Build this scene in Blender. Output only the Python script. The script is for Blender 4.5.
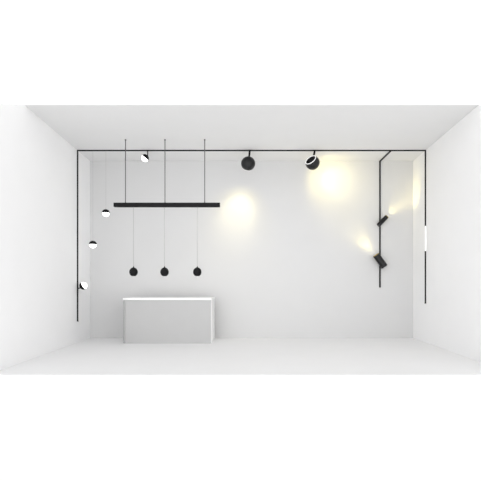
import bpy, bmesh, math
from mathutils import Vector, Matrix

for o in list(bpy.data.objects):
    bpy.data.objects.remove(o)
S = bpy.context.scene
COL = S.collection

# ------------------------------------------------------------------ camera
F_PX = 445.0                                  # focal length in pixels of a 481 px frame
EYE = 0.944                                   # camera height above the floor
cam = bpy.data.cameras.new('camera')
cam.sensor_fit = 'HORIZONTAL'
cam.sensor_width = 36.0
cam.lens = F_PX * 36.0 / 481.0
cam.shift_x = -11.0 / 481.0                   # view camera with a rising front: verticals stay upright
cam.shift_y = 45.0 / 481.0
cam.clip_start = 0.05
cam_o = bpy.data.objects.new('camera', cam)
cam_o.location = (0, 0, EYE)
cam_o.rotation_euler = (math.pi / 2, 0, 0)
COL.objects.link(cam_o)
S.camera = cam_o

# ------------------------------------------------------------------ world: white light around the open display room
W = bpy.data.worlds.new('white_surroundings')
S.world = W
W.use_nodes = True
bg = W.node_tree.nodes['Background']
bg.inputs['Color'].default_value = (1, 1, 1, 1)
# fill light added towards the open front (behind the camera), plain white elsewhere
SKY_BASE, SKY_FILL = 1.05, 0.98
_n, _l = W.node_tree.nodes, W.node_tree.links
_tc = _n.new('ShaderNodeTexCoord')
_dot = _n.new('ShaderNodeVectorMath'); _dot.operation = 'DOT_PRODUCT'
_dot.inputs[1].default_value = (0, -1, 0)
_map = _n.new('ShaderNodeMapRange'); _map.interpolation_type = 'SMOOTHSTEP'
_map.inputs['From Min'].default_value = 0.45
_map.inputs['From Max'].default_value = 0.85
_map.inputs['To Min'].default_value = SKY_BASE
_map.inputs['To Max'].default_value = SKY_BASE + SKY_FILL
_l.new(_tc.outputs['Generated'], _dot.inputs[0])
_l.new(_dot.outputs['Value'], _map.inputs['Value'])
_l.new(_map.outputs['Result'], bg.inputs['Strength'])

S.view_settings.view_transform = 'Standard'
S.view_settings.look = 'None'
S.view_settings.exposure = 0.0
S.view_settings.gamma = 1.0
S.view_settings.use_curve_mapping = False
S.cycles.max_bounces = 16
S.cycles.diffuse_bounces = 12
S.cycles.sample_clamp_indirect = 10

# lamp strengths (watts) and colours, used by the lamp builders below
WARM = (1.0, 0.90, 0.55)
HALO_C = (1.0, 0.85, 0.30)
POOL_ROUND = 20.0
HALO_ROUND = 9.0
POOL_WIDE = 12.0
HALO_WIDE = 14.0
BEAM_SLIM = 9.0
BEAM_THICK = 10.0
SPILL = 1.5
BEAM_C = (1.0, 0.84, 0.30)

# ------------------------------------------------------------------ materials
def mat(name, col, rough=0.6, metal=0.0, noise=0.0, scale=6.0, bump=0.0, emit=None, strength=0.0, spec=0.5):
    m = bpy.data.materials.new(name)
    m.use_nodes = True
    nt = m.node_tree
    b = nt.nodes['Principled BSDF']
    b.inputs['Roughness'].default_value = rough
    b.inputs['Metallic'].default_value = metal
    b.inputs['Specular IOR Level'].default_value = spec
    b.inputs['Base Color'].default_value = (*col, 1)
    if noise or bump:
        tc = nt.nodes.new('ShaderNodeTexCoord')
        nz = nt.nodes.new('ShaderNodeTexNoise')
        nz.inputs['Scale'].default_value = scale
        nz.inputs['Detail'].default_value = 4
        nt.links.new(tc.outputs['Object'], nz.inputs['Vector'])
        if noise:
            rp = nt.nodes.new('ShaderNodeValToRGB')
            rp.color_ramp.elements[0].position = 0.3
            rp.color_ramp.elements[1].position = 0.7
            rp.color_ramp.elements[0].color = (*[max(0, c * (1 - noise)) for c in col], 1)
            rp.color_ramp.elements[1].color = (*[min(1, c * (1 + noise)) for c in col], 1)
            nt.links.new(nz.outputs['Fac'], rp.inputs['Fac'])
            nt.links.new(rp.outputs['Color'], b.inputs['Base Color'])
        if bump:
            bp = nt.nodes.new('ShaderNodeBump')
            bp.inputs['Strength'].default_value = bump
            bp.inputs['Distance'].default_value = 0.002
            nt.links.new(nz.outputs['Fac'], bp.inputs['Height'])
            nt.links.new(bp.outputs['Normal'], b.inputs['Normal'])
    if emit:
        b.inputs['Emission Color'].default_value = (*emit, 1)
        b.inputs['Emission Strength'].default_value = strength
    return m

M = {
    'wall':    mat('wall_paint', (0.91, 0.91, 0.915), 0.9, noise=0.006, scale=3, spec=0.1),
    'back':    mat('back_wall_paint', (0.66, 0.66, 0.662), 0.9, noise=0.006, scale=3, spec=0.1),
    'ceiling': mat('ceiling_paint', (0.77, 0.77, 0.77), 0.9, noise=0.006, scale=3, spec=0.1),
    'floor':   mat('floor_resin', (0.82, 0.82, 0.825), 0.45, noise=0.008, scale=2, spec=0.25),
    'black':   mat('black_powder_coat', (0.007, 0.007, 0.0075), 0.55, noise=0.05, scale=60, spec=0.15),
    'satin':   mat('black_satin', (0.012, 0.012, 0.0135), 0.33, noise=0.1, scale=40, spec=0.3),
    'inner':   mat('black_baffle', (0.006, 0.006, 0.006), 0.7, noise=0.1, scale=80),
    'rod':     mat('grey_steel', (0.10, 0.10, 0.10), 0.4, metal=0.3, noise=0.05, scale=40),
    'cord':    mat('pale_cord', (0.40, 0.40, 0.40), 0.7, noise=0.03, scale=80),
    'ring':    mat('white_ring', (0.88, 0.88, 0.88), 0.4, noise=0.01, scale=40, emit=(1, 1, 1), strength=0.25),
    'brass':   mat('brass_rim', (0.30, 0.23, 0.09), 0.35, metal=0.8, noise=0.05, scale=40),
    'globe':   mat('opal_glass', (0.75, 0.75, 0.75), 0.3, noise=0.005, scale=20, emit=(1, 1, 1), strength=3.0),
    'strip':   mat('opal_strip', (0.9, 0.9, 0.9), 0.4, noise=0.005, scale=20, emit=(1, 1, 1), strength=0.4),
    'lens':    mat('warm_lens', (0.9, 0.88, 0.8), 0.3, noise=0.005, scale=20, emit=(1, 0.9, 0.6), strength=4.0),
    'counter': mat('counter_shade_grey', (0.50, 0.50, 0.50), 0.6, noise=0.01, scale=5, spec=0.2),  # shade on the counter front put into the colour
    'ctop':    mat('top_highlight_white', (0.93, 0.93, 0.93), 0.35, noise=0.005, scale=5),  # highlight along the top painted in as white
    'cside':   mat('panel_shade_grey', (0.40, 0.40, 0.40), 0.6, noise=0.01, scale=5, spec=0.2),  # shaded end strip, painted darker than the front
    'cend':    mat('panel_lit_white', (0.84, 0.84, 0.84), 0.6, noise=0.01, scale=5, spec=0.2),  # lit look of this end put into its colour
}

# ------------------------------------------------------------------ helpers
def link(name, me, m, parent=None):
    o = bpy.data.objects.new(name, me)
    me.materials.append(m)
    COL.objects.link(o)
    if parent is not None:
        o.parent = parent
    return o

def obj(name, bm, m, parent=None, smooth=False, bevel=0.0, segs=2):
    bmesh.ops.recalc_face_normals(bm, faces=bm.faces)
    me = bpy.data.meshes.new(name)
    bm.to_mesh(me)
    bm.free()
    if smooth:
        for p in me.polygons:
            p.use_smooth = True
        me.set_sharp_from_angle(angle=math.radians(40))
    o = link(name, me, m, parent)
    if bevel:
        b = o.modifiers.new('bevel', 'BEVEL')
        b.width = bevel
        b.segments = segs
        b.limit_method = 'ANGLE'
    return o

def thing(name, label, cat, loc, group=None):
    o = bpy.data.objects.new(name, None)
    o.empty_display_size = 0.05
    COL.objects.link(o)
    o.location = loc
    o['label'] = label
    o['category'] = cat
    if group:
        o['group'] = group
    return o

def add_box(bm, x0, x1, y0, y1, z0, z1):
    v = [bm.verts.new((x, y, z)) for z in (z0, z1) for (x, y) in ((x0, y0), (x1, y0), (x1, y1), (x0, y1))]
    for f in ((0, 3, 2, 1), (4, 5, 6, 7), (0, 1, 5, 4), (1, 2, 6, 5), (2, 3, 7, 6), (3, 0, 4, 7)):
        bm.faces.new([v[i] for i in f])

def box(x0, x1, y0, y1, z0, z1):
    bm = bmesh.new()
    add_box(bm, x0, x1, y0, y1, z0, z1)
    return bm

def prism(bottom, top):
    """solid between two matching outlines"""
    bm = bmesh.new()
    a = [bm.verts.new(p) for p in bottom]
    b = [bm.verts.new(p) for p in top]
    bm.faces.new(a[::-1])
    bm.faces.new(b)
    n = len(a)
    for i in range(n):
        bm.faces.new((a[i], a[(i + 1) % n], b[(i + 1) % n], b[i]))
    return bm

def frame(axis):
    z = Vector(axis).normalized()
    x = z.orthogonal().normalized()
    return Matrix((x, z.cross(x), z)).transposed()

def lathe(profile, axis=(0, 0, 1), origin=(0, 0, 0), n=40, bm=None):
    """revolve (radius, height) pairs about an axis; radius 0 makes a pole"""
    bm = bm or bmesh.new()
    R = frame(axis)
    o = Vector(origin)
    rings = []
    for r, h in profile:
        if r <= 1e-6:
            rings.append([bm.verts.new(o + R @ Vector((0, 0, h)))])
        else:
            rings.append([bm.verts.new(o + R @ Vector((r * math.cos(2 * math.pi * i / n), r * math.sin(2 * math.pi * i / n), h))) for i in range(n)])
    for a, b in zip(rings, rings[1:]):
        if len(a) == 1 and len(b) == 1:
            continue
        for i in range(n):
            j = (i + 1) % n
            if len(a) == 1:
                bm.faces.new((a[0], b[i], b[j]))
            elif len(b) == 1:
                bm.faces.new((a[i], a[j], b[0]))
            else:
                bm.faces.new((a[i], a[j], b[j], b[i]))
    return bm

def tube(p, q, r, n=16, bm=None):
    p, q = Vector(p), Vector(q)
    L = (q - p).length
    return lathe([(0, 0), (r, 0), (r, L), (0, L)], q - p, p, n, bm)

def arc(r, a0, a1, n=14, c=0.0):
    """points of a ball section from polar angle a0 to a1 (degrees from the axis)"""
    return [(r * math.sin(math.radians(a0 + (a1 - a0) * i / n)), c + r * math.cos(math.radians(a0 + (a1 - a0) * i / n))) for i in range(n + 1)]

def spot(parent, loc, direction, watts, angle, blend, radius, color=WARM):
    l = bpy.data.lights.new('spot_beam', 'SPOT')
    l.energy = watts
    l.color = color
    l.spot_size = math.radians(angle)
    l.spot_blend = blend
    l.shadow_soft_size = radius
    o = bpy.data.objects.new('spot_beam', l)
    COL.objects.link(o)
    o.parent = parent
    o.location = loc
    o.rotation_euler = Vector(direction).to_track_quat('-Z', 'Y').to_euler()
    return o

# ------------------------------------------------------------------ room shell (open at the front; side walls splay a little)
H = 3.182            # ceiling height
YB = 8.0             # back wall
YC = 5.517           # front edge of the ceiling
YF = 4.694           # front edge of the floor
HW = 2.903           # half width at the back wall
SP = 0.0348          # splay of the side walls
T = 0.10
def wx(y):           # half width of the room at depth y
    return HW - SP * (YB - y)

ZF = 2.86            # height of the side walls' front end
ZB = -T
def structure(name, bm, m):
    o = obj(name, bm, m)
    o['kind'] = 'structure'
    return o

structure('floor', prism([(-wx(YF) - T, YF, -T), (wx(YF) + T, YF, -T), (HW + T, YB + T, -T), (-HW - T, YB + T, -T)],
                         [(-wx(YF) - T, YF, 0), (wx(YF) + T, YF, 0), (HW + T, YB + T, 0), (-HW - T, YB + T, 0)]), M['floor'])
structure('ceiling', prism([(-wx(YC) - T, YC, H), (wx(YC) + T, YC, H), (HW + T, YB + T, H), (-HW - T, YB + T, H)],
                           [(-wx(YC) - T, YC, H + T), (wx(YC) + T, YC, H + T), (HW + T, YB + T, H + T), (-HW - T, YB + T, H + T)]), M['ceiling'])
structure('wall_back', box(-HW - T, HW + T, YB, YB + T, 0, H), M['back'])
for s, nm in ((-1, 'wall_left'), (1, 'wall_right')):
    prof = [(YF, 0), (YB, 0), (YB, H), (YC, H), (YF, ZF)]
    structure(nm, prism([(s * wx(y), y, z) for y, z in prof], [(s * (wx(y) + T), y, z) for y, z in prof]), M['wall'])

# ------------------------------------------------------------------ counter
CX0, CX1, CY0, CY1, CZ = -2.091, -0.652, 7.243, 7.843, 0.741
c = thing('reception_counter', 'plain block counter, front greyed as shade, top whitened as highlight, standing before the back wall', 'counter', ((CX0 + CX1) / 2, (CY0 + CY1) / 2, 0))
cw, cd = (CX1 - CX0) / 2, (CY1 - CY0) / 2
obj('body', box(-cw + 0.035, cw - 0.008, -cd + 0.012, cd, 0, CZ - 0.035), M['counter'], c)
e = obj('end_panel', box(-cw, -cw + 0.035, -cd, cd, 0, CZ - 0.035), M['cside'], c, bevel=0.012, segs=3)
e['label'] = 'end panel darkened as shade'
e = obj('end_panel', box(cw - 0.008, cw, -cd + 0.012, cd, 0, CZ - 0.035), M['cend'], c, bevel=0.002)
e['label'] = 'end panel lightened as if lit'
e = obj('top', box(-cw - 0.004, cw + 0.006, -cd - 0.006, cd, CZ - 0.035, CZ), M['ctop'], c, bevel=0.008, segs=3)
e['label'] = 'counter top whitened as highlight'

# ------------------------------------------------------------------ lighting track along ceiling and both side walls
YT = 7.35
TW, TD = 0.024, 0.017        # width and depth of the rail
xt = wx(YT)
t = thing('lighting_track', 'thin black lighting track crossing the ceiling and running down both side walls', 'lighting track', (0, YT, H))

def rail(parent, name, x0, x1, y0, y1, z0, z1, m=None):
    bm = box(x0, x1, y0, y1, z0, z1)
    o = obj(name, bm, m or M['black'], parent, bevel=0.002, segs=1)
    return o

rail(t, 'ceiling_rail', -xt, xt, -TW / 2, TW / 2, -TD, 0)
rail(t, 'wall_rail', -xt, -xt + TD, -TW / 2, TW / 2, 0.358 - H, -TD)
rail(t, 'wall_rail', xt - TD, xt, -TW / 2, TW / 2, 1.927 - H, -TD)
rail(t, 'wall_rail', xt - TD, xt, -TW / 2, TW / 2, 0.655 - H, 1.514 - H)
e = rail(t, 'light_strip', xt - TD + 0.005, xt, -TW / 2 + 0.003, TW / 2 - 0.003, 1.514 - H, 1.927 - H, M['strip'])
e['label'] = 'lit white strip set into the rail'
for s, z in ((-1, 0.358 - H), (1, 0.655 - H)):
    xa, xb = (s * xt, s * (xt - TD - 0.002))
    obj('end_cap', box(min(xa, xb), max(xa, xb), -TW / 2 - 0.002, TW / 2 + 0.002, z - 0.008, z + 0.004), M['inner'], t)

# branch: along the ceiling to the back wall, then down the back wall
XB = 2.307
ZBE = 0.917
b = thing('branch_track', 'thin black track running to the back wall and down it between two cylinder spotlights', 'lighting track', (XB, YB, H))
rail(b, 'ceiling_rail', -TW / 2, TW / 2, YT + TW / 2 + 0.0004 - YB, -TD, -TD, 0)
rail(b, 'wall_rail', -TW / 2, TW / 2, -TD, 0, ZBE - H, 0)
obj('end_cap', box(-TW / 2 - 0.002, TW / 2 + 0.002, -TD - 0.002, 0, ZBE - H - 0.008, ZBE - H + 0.004), M['inner'], b)

# ------------------------------------------------------------------ bar pendant with three rods
YP = 6.82
BX0, BX1, BZ0, BZ1 = -2.107, -0.483, 2.147, 2.209
p = thing('bar_pendant', 'long black bar hanging on three grey rods above the counter', 'pendant light', ((BX0 + BX1) / 2, YP, H))
px = p.location.x
obj('bar', box(BX0 - px, BX1 - px, -0.03, 0.03, BZ0 - H, BZ1 - H), M['black'], p, bevel=0.003)
obj('diffuser', box(BX0 - px + 0.03, BX1 - px - 0.03, -0.02, 0.02, BZ0 - H - 0.003, BZ0 - H + 0.001), M['inner'], p)
for x in (-1.931, -1.326, -0.717):
    r = obj('rod', tube((x - px, 0, BZ1 - H + 0.012), (x - px, 0, 0), 0.0065), M['rod'], p, smooth=True)
    obj('collar', lathe([(0, 0), (0.009, 0), (0.009, 0.014), (0.0065, 0.02), (0, 0.02)], (0, 0, 1), (x - px, 0, BZ1 - H - 0.001), 20), M['rod'], r, smooth=True)
    obj('ceiling_cup', lathe([(0, 0), (0.012, 0), (0.012, -0.012), (0.007, -0.016), (0, -0.016)], (0, 0, 1), (x - px, 0, 0), 20), M['rod'], r, smooth=True)

# ------------------------------------------------------------------ three small ball pendants under the bar
def copy_thing(src, loc, label):
    r = src.copy()
    COL.objects.link(r)
    r.location = loc
    r['label'] = label
    for ch in list(src.children):
        k = ch.copy()
        COL.objects.link(k)
        k.parent = r
        for g in list(ch.children):
            q = g.copy()
            COL.objects.link(q)
            q.parent = k
    return r

ZBALL = 1.151
RB = 0.064
def ball_pendant(loc, label):
    t = thing('ball_pendant', label, 'pendant light', loc, 'small black ball pendants under the bar')
    top = BZ0 - ZBALL - 0.003
    obj('cord', tube((0, 0, 0.088), (0, 0, top), 0.0035, 12), M['cord'], t, smooth=True)
    prof = [(0, 0.068)] + [(r, h * 1.1) for r, h in arc(RB, 8, 150, 22)]
    br, bh = prof[-1]
    prof += [(br - 0.004, bh - 0.002), (br - 0.007, bh + 0.004), (br - 0.012, bh + 0.03), (0, bh + 0.034)]
    obj('shade', lathe(prof), M['black'], t, smooth=True)
    obj('cap', lathe([(0, 0.062), (0.014, 0.064), (0.013, 0.074), (0.006, 0.079), (0.0045, 0.09), (0, 0.09)], n=24), M['black'], t, smooth=True)
    obj('lens', lathe([(0, bh + 0.016), (br - 0.011, bh + 0.016), (br - 0.011, bh + 0.022), (0, bh + 0.022)], n=28), M['inner'], t, smooth=True)
    return t
bp = ball_pendant((-1.808, YP, ZBALL), 'small black ball pendant at the end of the bar nearest the white globe lamps')
copy_thing(bp, (-1.333, YP, ZBALL), 'middle one of the three small black ball pendants under the bar')
copy_thing(bp, (-0.831, YP, ZBALL), 'small black ball pendant at the end of the bar nearest the glowing wall patch')

# ------------------------------------------------------------------ white globe lamps with black caps
RG = 0.057
def globe_parts(t, axis, cap_angle, centre=(0, 0, 0)):
    """axis points out of the white side; the cap covers the back"""
    a = Vector(axis).normalized()
    obj('globe', lathe([(0, RG)] + arc(RG, 4, 176, 26)[0:] + [(0, -RG)], a, centre), M['globe'], t, smooth=True)
    outer = arc(RG + 0.007, 0, cap_angle, 16)
    outer[0] = (0, RG + 0.007)
    inner = arc(RG - 0.002, cap_angle, 0, 16)
    inner[-1] = (0, RG - 0.002)
    obj('cap', lathe(outer + inner, -a, centre), M['black'], t, smooth=True)

GROUP_G = 'white globe lamps with black caps'
zt = H - TD
# on the ceiling track, tilted
g = thing('globe_lamp', 'white globe lamp with tilted black cap on short stem under the ceiling track', 'globe lamp', (-1.760, YT, 3.047), GROUP_G)
globe_parts(g, (-0.62, -0.02, -0.75), 86)
obj('stem', tube((0.045, 0, 0.042), (0.045, 0, zt - 3.047 - 0.0006), 0.008), M['black'], g, smooth=True)
# two on thin cords
for x, z, lab in ((-2.405, 2.140, 'white globe lamp with black cap on pale cord, nearest the black bar'),
                  (-2.620, 1.620, 'white globe lamp with black cap on pale cord, lower of the hanging two')):
    g = thing('globe_lamp', lab, 'globe lamp', (x, YT, z), GROUP_G)
    globe_parts(g, (0, -0.03, -1), 89)
    obj('cord', tube((0, 0, RG + 0.007), (0, 0, zt - z - 0.0004), 0.0014, 10), M['cord'], g, smooth=True)
# on the wall rail
g = thing('globe_lamp', 'white globe lamp on short black arm low on the wall track', 'globe lamp', (-2.775, YT, 0.940), GROUP_G)
globe_parts(g, (0.80, 0.08, 0.5), 88)
obj('arm', tube((-xt + TD + 2.775 + 0.002, 0, -0.042), (-0.045, 0, -0.036), 0.008), M['black'], g, smooth=True)

# ------------------------------------------------------------------ round spotlights under the ceiling track
RS = 0.117
def ball_body(t, axis, mouth=38):
    """hollow ball with an opening rimmed in white; axis points out of the opening"""
    a = Vector(axis).normalized()
    rim = arc(RS, mouth, mouth, 1)[0]
    outer = [(0, -RS)] + arc(RS, 178, mouth, 26)
    cup = [(rim[0] - 0.010, rim[1] - 0.002), (rim[0] - 0.016, rim[1] - 0.03), (rim[0] - 0.03, rim[1] - 0.07), (0, rim[1] - 0.075)]
    obj('housing', lathe(outer + cup, a), M['satin'], t, smooth=True)
    r = obj('rim', lathe([(rim[0] - 0.012, rim[1] - 0.004), (rim[0] + 0.001, rim[1] - 0.006), (rim[0] + 0.002, rim[1] + 0.003), (rim[0] - 0.004, rim[1] + 0.007), (rim[0] - 0.012, rim[1] + 0.004), (rim[0] - 0.012, rim[1] - 0.004)], a, n=48), M['ring'], t, smooth=True)
    r['label'] = 'white rim'
    obj('baffle', lathe([(0, rim[1] - 0.06), (rim[0] - 0.022, rim[1] - 0.06), (rim[0] - 0.018, rim[1] - 0.03), (rim[0] - 0.02, rim[1] - 0.03), (rim[0] - 0.03, rim[1] - 0.055), (0, rim[1] - 0.056)], a), M['inner'], t, smooth=True)
    return rim

GROUP_S = 'round black spotlights on the ceiling track'
# turned to the wall
x, z = -0.055, 2.958
s = thing('round_spotlight', 'round black spotlight under the track turned away to face the back wall', 'spotlight', (x, YT, z), GROUP_S)
target = Vector((-0.262, YB, 2.19)) - Vector((x, YT, z))
ball_body(s, target, 42)
obj('stem', tube((0.015, 0, RS - 0.012), (0.025, 0, zt - z - 0.0016), 0.016), M['black'], s, smooth=True)
obj('seam_band', lathe([(RS + 0.0005, -0.003), (RS + 0.002, -0.002), (RS + 0.002, 0.002), (RS + 0.0005, 0.003), (RS - 0.004, 0.003), (RS - 0.004, -0.003), (RS + 0.0005, -0.003)], (1, 0.25, 0)), M['inner'], s, smooth=True)
d = target.normalized()
spot(s, d * (RS + 0.03), target, POOL_ROUND, 56, 1.0, 0.03)
spot(s, d * (RS + 0.028), target + Vector((0, 0, -0.1)), HALO_ROUND, 92, 1.0, 0.03, HALO_C)

# turned to the room, with an unseen rear lens added to light the wall
x, z = 1.008, 2.972
s = thing('round_spotlight', 'round black spotlight under the track showing its white rimmed opening', 'spotlight', (x, YT, z), GROUP_S)
ball_body(s, (-0.57, -0.60, 0.57), 57)
obj('stem', tube((0.02, 0.0, RS - 0.012), (0.035, 0, zt - z - 0.0028), 0.016), M['black'], s, smooth=True)
target = Vector((1.575, YB, 2.80)) - Vector((x, YT, z))
d = target.normalized()
obj('lens', lathe([(0, RS - 0.012), (0.05, RS - 0.014), (0.05, RS - 0.004), (0.045, RS + 0.001), (0, RS + 0.001)], d), M['lens'], s, smooth=True)
spot(s, d * (RS + 0.03), target, POOL_WIDE, 62, 1.0, 0.03)
spot(s, d * (RS + 0.028), target, HALO_WIDE, 125, 1.0, 0.03, HALO_C)

# ------------------------------------------------------------------ cylinder spotlights on the wall branch
GROUP_C = 'black cylinder spotlights on the wall track'
def cylinder_spot(label, loc, axis, r, L, joint_z):
    t = thing('cylinder_spotlight', label, 'spotlight', loc, GROUP_C)
    a = Vector(axis).normalized()
    h = L / 2
    obj('housing', lathe([(0, -h), (r - 0.004, -h), (r, -h + 0.004), (r, h - 0.012), (r - 0.007, h - 0.012), (r - 0.009, h - 0.05), (0, h - 0.05)], a), M['satin'], t, smooth=True)
    e = obj('rim', lathe([(r, h - 0.012), (r, h), (r - 0.006, h), (r - 0.007, h - 0.012), (r, h - 0.012)], a), M['brass'], t, smooth=True)
    e['label'] = 'brass rim at the mouth'
    obj('lens', lathe([(0, h - 0.045), (r - 0.011, h - 0.045), (r - 0.011, h - 0.03), (0, h - 0.03)], a), M['lens'], t, smooth=True)
    y_rail = YB - TD - loc[1]
    obj('bracket', tube((XB - loc[0], r * 0.6, joint_z), (XB - loc[0], y_rail - 0.0004, joint_z), 0.013), M['black'], t, smooth=True)
    return t, a

y1 = YB - TD - 0.065
t, a = cylinder_spot('slim black cylinder spotlight tilted up toward the side wall, higher on the wall track', (2.331, y1, 2.092), (0.70, 0.05, 0.70), 0.038, 0.225, -0.025)
spot(t, a * 0.125, (0.68, -0.10, 0.55), BEAM_SLIM, 54, 1.0, 0.01, BEAM_C)
spot(t, a * 0.118, a, SPILL * 2.0, 80, 0.9, 0.01, BEAM_C)
y2 = YB - TD - 0.085
t, a = cylinder_spot('thick black cylinder spotlight tilted up away from the side wall, lower on the wall track', (2.285, y2, 1.383), (-0.57, 0.05, 0.82), 0.060, 0.265, -0.01)
spot(t, a * 0.145, a + Vector((-0.1, 0, 0)), BEAM_THICK, 64, 1.0, 0.01, BEAM_C)
spot(t, a * 0.14, a + Vector((-0.1, 0, 0)), SPILL, 96, 0.8, 0.01, BEAM_C)
